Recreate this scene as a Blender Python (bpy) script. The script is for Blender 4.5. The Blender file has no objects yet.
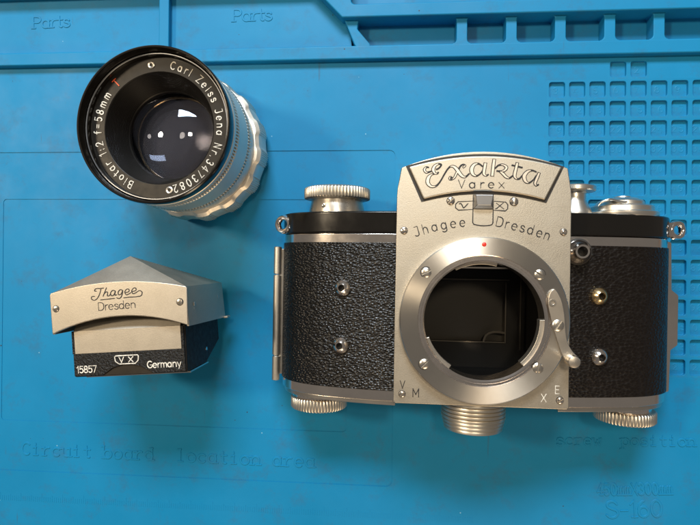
import bpy, bmesh, math, random
from math import sin, cos, pi, radians as R
from mathutils import Vector, Matrix

random.seed(4)
S = 0.001                     # everything below is written in millimetres
sc = bpy.context.scene
col = sc.collection

# ------------------------------------------------------------------ camera
F_PX, CAM_H, TILT = 528.8, 230.0, R(4.5)     # focal length in photo pixels, lens height over the mat
cam_d = bpy.data.cameras.new('photo_camera')
cam = bpy.data.objects.new('photo_camera', cam_d)
col.objects.link(cam)
cam.location = (0, 0, CAM_H * S)
cam.rotation_euler = (0, TILT, 0)
cam_d.sensor_fit = 'HORIZONTAL'
cam_d.sensor_width = 36
cam_d.lens = 36 * F_PX / 700
cam_d.clip_start = 0.005
cam_d.clip_end = 20
sc.camera = cam

# ------------------------------------------------------------------ world and lamps
w = bpy.data.worlds.new('World')
sc.world = w
w.use_nodes = True
bg = w.node_tree.nodes['Background']
bg.inputs[0].default_value = (1.0, 0.91, 0.81, 1)
bg.inputs[1].default_value = 0.16


def lamp(name, loc, size, power, colour, target=(0, 0, 20), shape='DISK', size_y=None):
    d = bpy.data.lights.new(name, 'AREA')
    d.shape = shape
    d.size = size * S
    if size_y:
        d.size_y = size_y * S
    d.energy = power
    d.color = colour
    o = bpy.data.objects.new(name, d)
    col.objects.link(o)
    o.location = Vector(loc) * S
    dv = (Vector(target) - Vector(loc))
    o.rotation_euler = dv.to_track_quat('-Z', 'Y').to_euler()
    return o


lamp('window_light', (-60, 800, 760), 430, 16.5, (0.84, 0.93, 1.0), (0, 0, 0), 'RECTANGLE', 240)
lamp('ceiling_lamp', (-650, 250, 820), 130, 5.4, (1.0, 0.80, 0.55))
lamp('ceiling_lamp', (80, 280, 1080), 110, 2.4, (1.0, 0.82, 0.58))
lamp('room_lamp', (200, -780, 480), 320, 2.8, (1.0, 0.74, 0.46))

sc.view_settings.view_transform = 'Standard'
sc.view_settings.look = 'None'
sc.view_settings.gamma = 1
sc.view_settings.exposure = 0.0
sc.render.engine = 'CYCLES'
sc.cycles.use_denoising = True
sc.cycles.max_bounces = 10
sc.cycles.transmission_bounces = 10
sc.cycles.sample_clamp_indirect = 6


# ------------------------------------------------------------------ helpers: materials
def mat(name, colour, rough=0.5, metal=0.0, **kw):
    m = bpy.data.materials.new(name)
    m.use_nodes = True
    b = m.node_tree.nodes['Principled BSDF']
    b.inputs['Base Color'].default_value = (*colour, 1)
    b.inputs['Roughness'].default_value = rough
    b.inputs['Metallic'].default_value = metal
    for k, v in kw.items():
        b.inputs[k.replace('_', ' ')].default_value = v
    return m


def nd(m, t, **props):
    n = m.node_tree.nodes.new(t)
    for k, v in props.items():
        setattr(n, k, v)
    return n


def ln(m, a, ao, b, bi):
    m.node_tree.links.new(a.outputs[ao], b.inputs[bi])


def bsdf(m):
    return m.node_tree.nodes['Principled BSDF']


def coords(m, scale=(1, 1, 1), rot=(0, 0, 0)):
    tc = nd(m, 'ShaderNodeTexCoord')
    mp = nd(m, 'ShaderNodeMapping')
    mp.inputs['Scale'].default_value = [s * 1000 for s in scale]     # per millimetre
    mp.inputs['Rotation'].default_value = rot
    ln(m, tc, 'Object', mp, 'Vector')
    return mp


def noise(m, mp, scale, detail=2, rough=0.5):
    n = nd(m, 'ShaderNodeTexNoise')
    n.inputs['Scale'].default_value = scale
    n.inputs['Detail'].default_value = detail
    n.inputs['Roughness'].default_value = rough
    ln(m, mp, 'Vector', n, 'Vector')
    return n


def ramp(m, src, out, stops):
    r = nd(m, 'ShaderNodeValToRGB')
    e = r.color_ramp.elements
    while len(e) < len(stops):
        e.new(0.5)
    for i, (p, c) in enumerate(stops):
        e[i].position = p
        e[i].color = (*c, 1) if len(c) == 3 else c
    ln(m, src, out, r, 'Fac')
    return r


def bump(m, src, out, strength, dist_mm, prev=None):
    b = nd(m, 'ShaderNodeBump')
    b.inputs['Strength'].default_value = strength
    b.inputs['Distance'].default_value = dist_mm * S
    ln(m, src, out, b, 'Height')
    if prev:
        ln(m, prev, 'Normal', b, 'Normal')
    ln(m, b, 'Normal', bsdf(m), 'Normal')
    return b


def g(v):
    return (v, v, v)


def rough_var(m, mp, scale, lo, hi, detail=4):
    n = noise(m, mp, scale, detail, 0.65)
    r = ramp(m, n, 'Fac', [(0.3, g(lo)), (0.7, g(hi))])
    ln(m, r, 'Color', bsdf(m), 'Roughness')


# blue silicone
M_mat = mat('blue_silicone', (0.006, 0.20, 0.50), 0.5, Specular_IOR_Level=0.22)
mp = coords(M_mat)
n1 = noise(M_mat, mp, 0.018, 5, 0.6)
r1 = ramp(M_mat, n1, 'Fac', [(0.3, (0.004, 0.168, 0.345)), (0.7, (0.006, 0.192, 0.390))])
# brown smudges
n2 = noise(M_mat, mp, 0.07, 7, 0.75)
r2 = ramp(M_mat, n2, 'Fac', [(0.52, g(0)), (0.72, g(0.6))])
mx = nd(M_mat, 'ShaderNodeMix', data_type='RGBA')
ln(M_mat, r2, 'Color', mx, 'Factor')
ln(M_mat, r1, 'Color', mx, 'A')
mx.inputs['B'].default_value = (0.028, 0.115, 0.21, 1)
# sparse dark specks of dirt
v1 = nd(M_mat, 'ShaderNodeTexVoronoi')
v1.inputs['Scale'].default_value = 0.19
ln(M_mat, mp, 'Vector', v1, 'Vector')
nw = noise(M_mat, mp, 1.3, 3)
ad = nd(M_mat, 'ShaderNodeMath', operation='MULTIPLY_ADD')
ln(M_mat, nw, 'Fac', ad, 0)
ad.inputs[1].default_value = 0.05
ln(M_mat, v1, 'Distance', ad, 2)
sep = nd(M_mat, 'ShaderNodeSeparateColor')
ln(M_mat, v1, 'Color', sep, 'Color')
sz = nd(M_mat, 'ShaderNodeMath', operation='POWER')
ln(M_mat, sep, 'Red', sz, 0)
sz.inputs[1].default_value = 5
sz2 = nd(M_mat, 'ShaderNodeMath', operation='MULTIPLY_ADD')
ln(M_mat, sz, 'Value', sz2, 0)
sz2.inputs[1].default_value = 0.055
sz2.inputs[2].default_value = 0.030
cmp_ = nd(M_mat, 'ShaderNodeMath', operation='LESS_THAN')
ln(M_mat, ad, 'Value', cmp_, 0)
ln(M_mat, sz2, 'Value', cmp_, 1)
mx2 = nd(M_mat, 'ShaderNodeMix', data_type='RGBA')
ln(M_mat, cmp_, 'Value', mx2, 'Factor')
ln(M_mat, mx, 'Result', mx2, 'A')
mx2.inputs['B'].default_value = (0.03, 0.035, 0.035, 1)
# a few pale dust flecks
v2 = nd(M_mat, 'ShaderNodeTexVoronoi')
v2.inputs['Scale'].default_value = 0.07
mp2 = coords(M_mat)
mp2.inputs['Location'].default_value = (31, 77, 0)
ln(M_mat, mp2, 'Vector', v2, 'Vector')
c2 = nd(M_mat, 'ShaderNodeMath', operation='LESS_THAN')
ln(M_mat, v2, 'Distance', c2, 0)
c2.inputs[1].default_value = 0.019
mx3 = nd(M_mat, 'ShaderNodeMix', data_type='RGBA')
ln(M_mat, c2, 'Value', mx3, 'Factor')
ln(M_mat, mx2, 'Result', mx3, 'A')
mx3.inputs['B'].default_value = (0.16, 0.36, 0.50, 1)
mp3 = coords(M_mat, (0.35, 0.035, 1), (0, 0, R(28)))
n5 = noise(M_mat, mp3, 1.0, 2, 0.5)
n6 = noise(M_mat, mp, 0.03, 2, 0.5)
r5 = ramp(M_mat, n5, 'Fac', [(0.715, g(0)), (0.74, g(0.55))])
r6 = ramp(M_mat, n6, 'Fac', [(0.50, g(0)), (0.60, g(1))])
ms = nd(M_mat, 'ShaderNodeMath', operation='MULTIPLY')
ln(M_mat, r5, 'Color', ms, 0)
ln(M_mat, r6, 'Color', ms, 1)
mx4 = nd(M_mat, 'ShaderNodeMix', data_type='RGBA')
ln(M_mat, ms, 'Value', mx4, 'Factor')
ln(M_mat, mx3, 'Result', mx4, 'A')
mx4.inputs['B'].default_value = (0.03, 0.10, 0.17, 1)
ln(M_mat, mx4, 'Result', bsdf(M_mat), 'Base Color')
rough_var(M_mat, mp, 0.05, 0.42, 0.6)
n3 = noise(M_mat, mp, 2.2, 3)
bump(M_mat, n3, 'Fac', 0.25, 0.05)


def satin(name, colour, lo, hi, grain=6.0, gb=0.25, gd=.03, cs=0.0):
    m = mat(name, colour, lo, 1.0)
    mp = coords(m)
    rough_var(m, mp, 0.12, lo + (hi - lo) * .3, lo + (hi - lo) * .7)
    n = noise(m, mp, grain, 2)
    bump(m, n, 'Fac', gb, gd)
    n2 = noise(m, mp, 0.12, 4, 0.6)
    c = colour
    r = ramp(m, n2, 'Fac', [(0.3, tuple(k * 0.97 for k in c)), (0.7, tuple(min(1, k * 1.01) for k in c))])
    if cs:                                        # fine speckle of the matt chrome
        n3 = noise(m, mp, grain * .8, 1)
        r3 = ramp(m, n3, 'Fac', [(0.3, g(1 - cs)), (0.7, g(1 + cs))])
        mu = nd(m, 'ShaderNodeMix', data_type='RGBA', blend_type='MULTIPLY')
        mu.inputs['Factor'].default_value = 1
        ln(m, r, 'Color', mu, 'A')
        ln(m, r3, 'Color', mu, 'B')
        ln(m, mu, 'Result', bsdf(m), 'Base Color')
    else:
        ln(m, r, 'Color', bsdf(m), 'Base Color')
    return m


M_plate = satin('satin_chrome', (0.49, 0.45, 0.38), 0.38, 0.54, 3.4, 1.0, gd=.035, cs=.06)
M_alu = satin('satin_aluminium', (0.80, 0.76, 0.69), 0.28, 0.38)
M_hood = satin('satin_hood_metal', (0.54, 0.495, 0.42), 0.40, 0.54, 3.4, 0.9, gd=.03, cs=.05)
M_barrel = satin('barrel_aluminium', (0.80, 0.75, 0.66), 0.46, 0.58)
M_chrome = satin('polished_chrome', (0.80, 0.74, 0.69), 0.10, 0.24, 1.5, 0.08)
M_steel = satin('worn_steel', (0.62, 0.58, 0.52), 0.22, 0.36)
M_knurl = satin('knurled_nickel', (0.62, 0.58, 0.51), 0.32, 0.44)
M_lever = satin('lever_steel', (0.58, 0.53, 0.46), 0.32, 0.42)
M_dim = satin('dim_blackened_steel', (0.075, 0.068, 0.058), 0.35, 0.5)
M_brass = satin('worn_brass', (0.76, 0.58, 0.32), 0.15, 0.28)
M_slider = satin('grey_slider_metal', (0.36, 0.37, 0.39), 0.36, 0.46)


def brushed(name, colour, rough):
    m = mat(name, colour, rough, 1.0, Anisotropic=0.85, Anisotropic_Rotation=0.25)
    t = nd(m, 'ShaderNodeTangent', direction_type='RADIAL', axis='Z')
    ln(m, t, 'Tangent', bsdf(m), 'Tangent')
    # turned grooves: noise over the radius
    tc = nd(m, 'ShaderNodeTexCoord')
    sp = nd(m, 'ShaderNodeSeparateXYZ')
    ln(m, tc, 'Object', sp, 'Vector')
    cb = nd(m, 'ShaderNodeCombineXYZ')
    ln(m, sp, 'X', cb, 'X')
    ln(m, sp, 'Y', cb, 'Y')
    le = nd(m, 'ShaderNodeVectorMath', operation='LENGTH')
    ln(m, cb, 'Vector', le, 0)
    n = nd(m, 'ShaderNodeTexNoise', noise_dimensions='1D')
    n.inputs['Scale'].default_value = 4000
    n.inputs['Detail'].default_value = 3
    ln(m, le, 'Value', n, 'W')
    bump(m, n, 'Fac', 0.12, 0.03)
    mp = coords(m)
    rough_var(m, mp, 0.12, rough - 0.015, rough + 0.02)
    return m


M_ring = brushed('turned_steel_ring', (0.63, 0.595, 0.54), 0.33)

M_black = mat('black_enamel', (0.006, 0.005, 0.004), 0.16)
mp = coords(M_black)
rough_var(M_black, mp, 0.15, 0.13, 0.19)
nb = noise(M_black, mp, 0.7, 3)
bump(M_black, nb, 'Fac', 0.08, 0.04)
M_matte = mat('matte_black', (0.007, 0.006, 0.005), 0.55, Specular_IOR_Level=0.25)
mp = coords(M_matte)
rough_var(M_matte, mp, 0.5, 0.45, 0.65)
M_chamber = mat('chamber_black', (0.002, 0.0018, 0.0015), 0.5, Specular_IOR_Level=0.2)
M_curtain = mat('shutter_cloth', (0.020, 0.017, 0.012), 0.50, Specular_IOR_Level=0.3)
mp = coords(M_curtain, (0.15, 2.5, 1))
nc = noise(M_curtain, mp, 1.0, 3)
bump(M_curtain, nc, 'Fac', 0.3, 0.05)
M_inner = mat('lens_inner_black', (0.007, 0.006, 0.005), 0.42, Specular_IOR_Level=0.25)
tcm = coords(M_inner)
ni = noise(M_inner, coords(M_inner, (1, 1, 14)), 0.3, 2)
bump(M_inner, ni, 'Fac', 0.25, 0.06)
M_name = mat('name_ring_black', (0.007, 0.006, 0.005), 0.38, Specular_IOR_Level=0.25)
rough_var(M_name, coords(M_name), 0.3, 0.30, 0.46)
M_white = mat('white_paint', (0.78, 0.74, 0.66), 0.5)
ne = noise(M_white, coords(M_white), 1.8, 4, 0.7)
re = ramp(M_white, ne, 'Fac', [(0.36, (0.42, 0.39, 0.33)), (0.6, (0.80, 0.76, 0.68))])
ln(M_white, re, 'Color', bsdf(M_white), 'Base Color')
M_red = mat('red_paint', (0.62, 0.03, 0.015), 0.45)
M_orange = mat('red_orange_paint', (0.70, 0.09, 0.02), 0.5)
M_engrave = mat('engraving_black', (0.012, 0.010, 0.010), 0.6)
ne = noise(M_engrave, coords(M_engrave), 1.6, 4, 0.7)
re = ramp(M_engrave, ne, 'Fac', [(0.55, (0.008, 0.007, 0.007)), (0.80, (0.12, 0.10, 0.09))])
ln(M_engrave, re, 'Color', bsdf(M_engrave), 'Base Color')
M_groove = mat('groove_black', (0.02, 0.017, 0.014), 0.55)
M_letter = satin('letter_metal', (0.66, 0.60, 0.52), 0.40, 0.5)


def leather(name, sx, sy, rot, strength, rough, dist, spec, base=(0.0035, 0.003, 0.0026)):
    m = mat(name, base, rough, Specular_IOR_Level=spec)
    mp = coords(m, (sx, sy, sx), (0, 0, rot))
    nz = noise(m, mp, 0.9, 2)
    mxv = nd(m, 'ShaderNodeMix', data_type='VECTOR')
    mxv.inputs['Factor'].default_value = 0.28
    ln(m, mp, 'Vector', mxv, 4)
    ln(m, nz, 'Color', mxv, 5)
    v = nd(m, 'ShaderNodeTexVoronoi', feature='SMOOTH_F1')
    v.inputs['Scale'].default_value = 1.0
    v.inputs['Smoothness'].default_value = 0.2
    ln(m, mxv, 1, v, 'Vector')
    inv = nd(m, 'ShaderNodeMath', operation='SUBTRACT')
    inv.inputs[0].default_value = 1
    ln(m, v, 'Distance', inv, 1)
    b1 = bump(m, inv, 'Value', strength, dist)
    n2 = noise(m, mp, 5.0, 3)
    bump(m, n2, 'Fac', 0.08, 0.04, b1)
    r = ramp(m, inv, 'Value', [(0.25, g(rough + 0.25)), (0.75, g(rough))])
    ln(m, r, 'Color', bsdf(m), 'Roughness')
    return m


M_leatherL = leather('pebbled_leather', 1.15, 2.0, R(-38), 1.0, 0.22, 0.46, 0.36)
M_leatherR = leather('soft_leather', 1.0, 1.7, R(-12), 1.0, 0.27, 0.30, 0.30, (0.0052, 0.0034, 0.0025))
M_wrinkle = mat('wrinkle_black', (0.007, 0.0065, 0.006), 0.35, Specular_IOR_Level=0.35)
nv = noise(M_wrinkle, coords(M_wrinkle), 1.3, 3, 0.6)
bump(M_wrinkle, nv, 'Fac', 1.0, 0.8)
M_glass = mat('coated_glass', (0.90, 0.90, 1.0), 0.0, 0.0, IOR=1.75, Transmission_Weight=1.0)
bsdf(M_glass).inputs['Specular Tint'].default_value = (0.70, 0.80, 1.0, 1)
M_glass2 = mat('inner_glass', (0.86, 0.90, 1.0), 0.10, 0.0, IOR=1.85, Transmission_Weight=1.0)
M_table = mat('table_wood', (0.16, 0.10, 0.06), 0.5)
nt = noise(M_table, coords(M_table, (0.02, 0.3, 0.1)), 0.5, 5)
rt = ramp(M_table, nt, 'Fac', [(0.3, (0.11, 0.065, 0.035)), (0.7, (0.20, 0.13, 0.075))])
ln(M_table, rt, 'Color', bsdf(M_table), 'Base Color')


# ------------------------------------------------------------------ helpers: meshes
class MB:
    """Collects vertices (mm) and faces; build() links them as ONE mesh object."""

    def __init__(self):
        self.v, self.f = [], []

    def add(self, vs, fs):
        o = len(self.v)
        self.v += [tuple(p) for p in vs]
        self.f += [[i + o for i in q] for q in fs]
        return self

    def prism(self, pts, z0, z1, cap0=True, cap1=True):
        n = len(pts)
        vs = [(x, y, z0) for x, y in pts] + [(x, y, z1) for x, y in pts]
        fs = [[i, (i + 1) % n, n + (i + 1) % n, n + i] for i in range(n)]
        if cap0:
            fs.append(list(range(n))[::-1])
        if cap1:
            fs.append([n + i for i in range(n)])
        return self.add(vs, fs)

    def box(self, x0, x1, y0, y1, z0, z1):
        return self.prism([(x0, y0), (x1, y0), (x1, y1), (x0, y1)], z0, z1)

    def loft(self, loops, close0=True, close1=True):
        n = len(loops[0])
        vs = [p for l in loops for p in l]
        fs = []
        for k in range(len(loops) - 1):
            for i in range(n):
                j = (i + 1) % n
                fs.append([k * n + i, k * n + j, (k + 1) * n + j, (k + 1) * n + i])
        if close0:
            fs.append(list(range(n))[::-1])
        if close1:
            fs.append([(len(loops) - 1) * n + i for i in range(n)])
        return self.add(vs, fs)

    def lathe(self, prof, n=64, axis='z', c=(0, 0, 0), rf=None, cap0=False, cap1=False):
        """prof: (radius, along-axis) pairs; rf(angle, k) scales the radius."""
        loops = []
        for k, (r, t) in enumerate(prof):
            l = []
            for i in range(n):
                a = 2 * pi * i / n
                rr = r * (rf(a, k) if rf else 1)
                p = (rr * cos(a), rr * sin(a), t)
                if axis == 'y':
                    p = (p[0], p[2], -p[1])
                elif axis == 'x':
                    p = (p[2], p[0], p[1])
                l.append((p[0] + c[0], p[1] + c[1], p[2] + c[2]))
            loops.append(l)
        return self.loft(loops, cap0, cap1)

    def build(self, name, m, parent=None, loc=None, bevel=0, seg=2, sharp=35, rot=None):
        me = bpy.data.meshes.new(name)
        me.from_pydata([(x * S, y * S, z * S) for x, y, z in self.v], [], self.f)
        bm = bmesh.new()
        bm.from_mesh(me)
        bmesh.ops.recalc_face_normals(bm, faces=bm.faces)
        bm.to_mesh(me)
        bm.free()
        return link(name, me, m, parent, loc, bevel, seg, sharp, rot)


def link(name, me, m, parent=None, loc=None, bevel=0, seg=2, sharp=35, rot=None):
    me.polygons.foreach_set('use_smooth', [True] * len(me.polygons))
    me.set_sharp_from_angle(angle=R(sharp))
    if m and not me.materials:
        me.materials.append(m)
    o = bpy.data.objects.new(name, me)
    col.objects.link(o)
    o.parent = parent
    if loc:
        o.location = Vector(loc) * S
    if rot:
        o.rotation_euler = rot
    if bevel:
        b = o.modifiers.new('bevel', 'BEVEL')
        b.width = bevel * S
        b.segments = seg
        b.limit_method = 'ANGLE'
        b.angle_limit = R(40)
        b.harden_normals = True
    return o


def holed(name, outer, holes, z1, z0, m, parent=None, bevel=0, drop=None, hole_z=None):
    """A flat plate with holes: top at z1, outer walls down to z0, hole walls down to hole_z."""
    bm = bmesh.new()

    def ring(pts, z):
        vs = [bm.verts.new((x * S, y * S, z * S)) for x, y in pts]
        es = [bm.edges.new((vs[i], vs[(i + 1) % len(vs)])) for i in range(len(vs))]
        return vs, es
    ov, oe = ring(outer, z1)
    edges = list(oe)
    hv = []
    for h in holes:
        v_, e_ = ring(h, z1)
        hv.append((v_, h))
        edges += e_
    bmesh.ops.triangle_fill(bm, use_beauty=True, use_dissolve=False, edges=edges, normal=(0, 0, 1))

    def wall(vs, pts, z):
        lo = [bm.verts.new((x * S, y * S, z * S)) for x, y in pts]
        for i in range(len(vs)):
            j = (i + 1) % len(vs)
            bm.faces.new((vs[i], vs[j], lo[j], lo[i]))
    wall(ov, outer, z0)
    for k, (v_, h) in enumerate(hv):
        z = z0 if hole_z is None else hole_z[k]
        wall(v_, h, z)
    bmesh.ops.recalc_face_normals(bm, faces=bm.faces)
    # top must face up
    for f in bm.faces:
        if abs(f.normal.z) > 0.9 and f.normal.z < 0:
            f.normal_flip()
    me = bpy.data.meshes.new(name)
    bm.to_mesh(me)
    bm.free()
    return link(name, me, m, parent, None, bevel)


def circle(cx, cy, r, n=96, a0=0.0):
    return [(cx + r * cos(a0 + 2 * pi * i / n), cy + r * sin(a0 + 2 * pi * i / n)) for i in range(n)]


def rrect(x0, x1, y0, y1, r, n=4):
    out = []
    for cx, cy, a in ((x1 - r, y1 - r, 0), (x0 + r, y1 - r, 90), (x0 + r, y0 + r, 180), (x1 - r, y0 + r, 270)):
        for i in range(n + 1):
            t = R(a + 90 * i / n)
            out.append((cx + r * cos(t), cy + r * sin(t)))
    return out


def empty(name, loc, rz, label, cat):
    o = bpy.data.objects.new(name, None)
    col.objects.link(o)
    o.location = Vector(loc) * S
    o.rotation_euler = (0, 0, rz)
    o.empty_display_size = 0.01
    o['label'] = label
    o['category'] = cat
    return o


# ------------------------------------------------------------------ helpers: a one-line lettering
def A(cx, cy, rx, ry, a0, a1, n=14):
    return [(cx + rx * cos(R(a0 + (a1 - a0) * i / n)), cy + ry * sin(R(a0 + (a1 - a0) * i / n))) for i in range(n + 1)]


def smooth(pts, k=5):
    """Catmull-Rom through the points (any tuple length)."""
    out = []
    n = len(pts)
    for i in range(n - 1):
        p0, p1, p2, p3 = pts[max(0, i - 1)], pts[i], pts[i + 1], pts[min(n - 1, i + 2)]
        for j in range(k):
            t = j / k
            out.append(tuple(0.5 * (2 * b + (c - a) * t + (2 * a - 5 * b + 4 * c - d) * t * t + (3 * b - a - 3 * c + d) * t ** 3)
                             for a, b, c, d in zip(p0, p1, p2, p3)))
    out.append(tuple(pts[-1]))
    return out


bowl = A(.28, .33, .26, .33, 0, 360, 20)
sS = smooth([(.44, .54), (.36, .63), (.22, .66), (.08, .58), (.09, .44), (.25, .35), (.42, .27), (.46, .13), (.34, .01), (.18, 0), (.03, .1)], 3)
SS = [(x * 1.35 + .0, y * 1.5) for x, y in sS]
GLYPH = {
    'a': (.70, [bowl, [(.54, .66), (.54, 0)]]),
    'b': (.66, [[(.04, 1), (.04, 0)], [(x + .02, y) for x, y in bowl]]),
    'c': (.60, [A(.28, .33, .26, .33, 45, 315)]),
    'd': (.70, [bowl, [(.54, 1), (.54, 0)]]),
    'e': (.66, [[(.02, .35)] + A(.28, .33, .26, .33, 4, 312, 18)]),
    'f': (.48, [A(.36, .8, .17, .2, 75, 180, 8) + [(.19, 0)], [(.02, .64), (.40, .64)]]),
    'g': (.70, [bowl, [(.54, .66), (.54, -.1)] + A(.29, -.1, .25, .2, 0, -150, 10)]),
    'h': (.66, [[(.06, 1), (.06, 0)], [(.06, .38)] + A(.29, .38, .23, .28, 180, 0, 10) + [(.52, 0)]]),
    'i': (.26, [[(.08, .66), (.08, 0)], [(.08, .86), (.08, .95)]]),
    'k': (.58, [[(.06, 1), (.06, 0)], [(.46, .66), (.08, .28)], [(.2, .4), (.5, 0)]]),
    'l': (.26, [[(.08, 1), (.08, 0)]]),
    'm': (.96, [[(.06, .66), (.06, 0)], [(.06, .42)] + A(.25, .42, .19, .24, 180, 0, 8) + [(.44, 0)], [(.44, .42)] + A(.63, .42, .19, .24, 180, 0, 8) + [(.82, 0)]]),
    'n': (.66, [[(.06, .66), (.06, 0)], [(.06, .40)] + A(.29, .40, .23, .26, 180, 0, 10) + [(.52, 0)]]),
    'o': (.64, [bowl]),
    'p': (.66, [[(.04, .66), (.04, -.32)], [(x + .02, y) for x, y in bowl]]),
    'r': (.44, [[(.06, .66), (.06, 0)], [(.06, .36)] + A(.32, .36, .26, .30, 180, 75, 8)]),
    's': (.56, [sS]),
    't': (.46, [[(.18, .92), (.18, .16)] + A(.32, .16, .14, .16, 180, 290, 6), [(.02, .64), (.40, .64)]]),
    'u': (.66, [[(.06, .66), (.06, .26)] + A(.29, .26, .23, .26, 180, 360, 10), [(.52, .66), (.52, 0)]]),
    'v': (.56, [[(.02, .66), (.26, 0), (.5, .66)]]),
    'w': (.80, [[(.02, .66), (.2, 0), (.37, .5), (.54, 0), (.72, .66)]]),
    'x': (.58, [[(.02, .66), (.5, 0)], [(.5, .66), (.02, 0)]]),
    'y': (.56, [[(.02, .66), (.26, .04)], [(.5, .66), (.2, -.3)]]),
    'B': (.72, [[(.06, .5), (.34, .5)] + A(.34, .75, .22, .25, -90, 90, 8)[0:] + [(.06, 1), (.06, 0), (.34, 0)] + A(.34, .25, .26, .25, -90, 90, 8)]),
    'C': (.78, [A(.40, .5, .36, .5, 48, 312, 18)]),
    'D': (.80, [[(.06, 0), (.06, 1), (.32, 1)] + A(.32, .62, .36, .38, 90, 0, 7) + A(.32, .38, .36, .38, 0, -90, 7) + [(.06, 0)]]),
    'E': (.62, [[(.52, 1), (.06, 1), (.06, 0), (.52, 0)], [(.06, .52), (.46, .52)]]),
    'G': (.82, [A(.42, .5, .36, .5, 48, 350, 18) + [(.44, .44)]]),
    'J': (.66, [[(.16, 1), (.50, 1), (.50, .2)] + A(.27, .2, .23, .2, 0, -150, 9)]),
    'M': (.92, [[(.06, 0), (.06, 1), (.42, .3), (.78, 1), (.78, 0)]]),
    'N': (.78, [[(.06, 0), (.06, 1), (.62, 0), (.62, 1)]]),
    'P': (.68, [[(.06, 0), (.06, 1), (.34, 1)] + A(.34, .74, .24, .26, 90, -90, 8) + [(.06, .48)]]),
    'S': (.74, [SS]),
    'T': (.66, [[(.02, 1), (.58, 1)], [(.30, 1), (.30, 0)]]),
    'V': (.72, [[(.02, 1), (.33, 0), (.64, 1)]]),
    'X': (.72, [[(.03, 1), (.63, 0)], [(.63, 1), (.03, 0)]]),
    'Z': (.70, [[(.05, 1), (.60, 1), (.03, 0), (.62, 0)]]),
    '0': (.68, [A(.31, .5, .26, .5, 90, 450, 22)]),
    '1': (.42, [[(.06, .78), (.25, 1), (.25, 0)]]),
    '2': (.66, [A(.30, .72, .24, .28, 165, -30, 10) + [(.04, 0), (.56, 0)]]),
    '3': (.66, [A(.28, .75, .23, .25, 155, -80, 9) + A(.28, .26, .26, .26, 80, -150, 11)]),
    '4': (.68, [[(.44, 0), (.44, 1), (.03, .3), (.60, .3)]]),
    '5': (.66, [[(.50, 1), (.12, 1), (.08, .55)] + A(.28, .32, .26, .32, 125, -140, 12)]),
    '6': (.66, [A(.30, .31, .25, .31, 0, 360, 18), A(.42, .42, .37, .58, 100, 185, 8)]),
    '7': (.62, [[(.04, 1), (.54, 1), (.20, 0)]]),
    '8': (.66, [A(.29, .75, .21, .25, -90, 270, 16), A(.29, .25, .26, .25, 90, 450, 16)]),
    '9': (.66, [A(.30, .69, .25, .31, 0, 360, 18), A(.18, .58, .37, .58, -80, 5, 8)]),
    '.': (.26, [[(.08, 0), (.08, .10)]]),
    ':': (.28, [[(.09, .04), (.09, .16)], [(.09, .52), (.09, .64)]]),
    '=': (.62, [[(.05, .60), (.50, .60)], [(.05, .34), (.50, .34)]]),
    '-': (.50, [[(.05, .40), (.40, .40)]]),
    ' ': (.36, []),
}


_rb = [0]


def ribbon(mb, pts, width, z, h, flare=1.0):
    """A stroke of the given width (number, or 3rd value of the points) as a low raised bar."""
    # a stroke with a sharp corner is laid as two strokes
    for i in range(1, len(pts) - 1):
        ax, ay = pts[i][0] - pts[i - 1][0], pts[i][1] - pts[i - 1][1]
        bx_, by_ = pts[i + 1][0] - pts[i][0], pts[i + 1][1] - pts[i][1]
        la, lb = math.hypot(ax, ay), math.hypot(bx_, by_)
        if la > 1e-4 and lb > 1e-4 and (ax * bx_ + ay * by_) / (la * lb) < 0.35:
            ribbon(mb, pts[:i + 1], width, z, h, flare)
            ribbon(mb, pts[i:], width, z, h, flare)
            return
    _rb[0] += 1
    h = h + (_rb[0] % 7) * 0.006        # crossing strokes never share a plane
    P = [pts[0]]
    for p in pts[1:]:
        if math.hypot(p[0] - P[-1][0], p[1] - P[-1][1]) > 1e-4:
            P.append(p)
    if len(P) < 2:
        return
    n = len(P)
    closed = math.hypot(P[0][0] - P[-1][0], P[0][1] - P[-1][1]) < 1e-3 and n > 3
    vs = []
    for i in range(n):
        a = P[i - 1] if i > 0 else (P[n - 2] if closed else P[i])
        b = P[i + 1] if i < n - 1 else (P[1] if closed else P[i])
        tx, ty = b[0] - a[0], b[1] - a[1]
        l = math.hypot(tx, ty) or 1
        tx, ty = tx / l, ty / l
        # mitre
        if 0 < i < n - 1 or closed:
            ux, uy = P[i][0] - a[0], P[i][1] - a[1]
            ul = math.hypot(ux, uy) or 1
            c = max(0.55, abs((ux * tx + uy * ty) / ul))
        else:
            c = 1
        wd = (P[i][2] if len(P[i]) > 2 and width is None else width) / 2 / c
        ex = 0
        if not closed and i == 0:
            ex = -wd * 0.8
        if not closed and i == n - 1:
            ex = wd * 0.8
        x, y = P[i][0] + tx * ex, P[i][1] + ty * ex
        k = 0.6 if ex and len(P[i]) < 3 else 1.0
        nx, ny = -ty * wd, tx * wd
        vs += [(x + nx * flare * k, y + ny * flare * k, z), (x + nx * k, y + ny * k, z + h), (x - nx * k, y - ny * k, z + h), (x - nx * flare * k, y - ny * flare * k, z)]
    fs = []
    for i in range(n - 1):
        for j in range(3):
            fs.append([4 * i + j, 4 * i + 4 + j, 4 * i + 5 + j, 4 * i + 1 + j])
    fs.append([0, 1, 2, 3])
    fs.append([4 * n - 1, 4 * n - 2, 4 * n - 3, 4 * n - 4])
    mb.add(vs, fs)


SERIF = [False]


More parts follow.
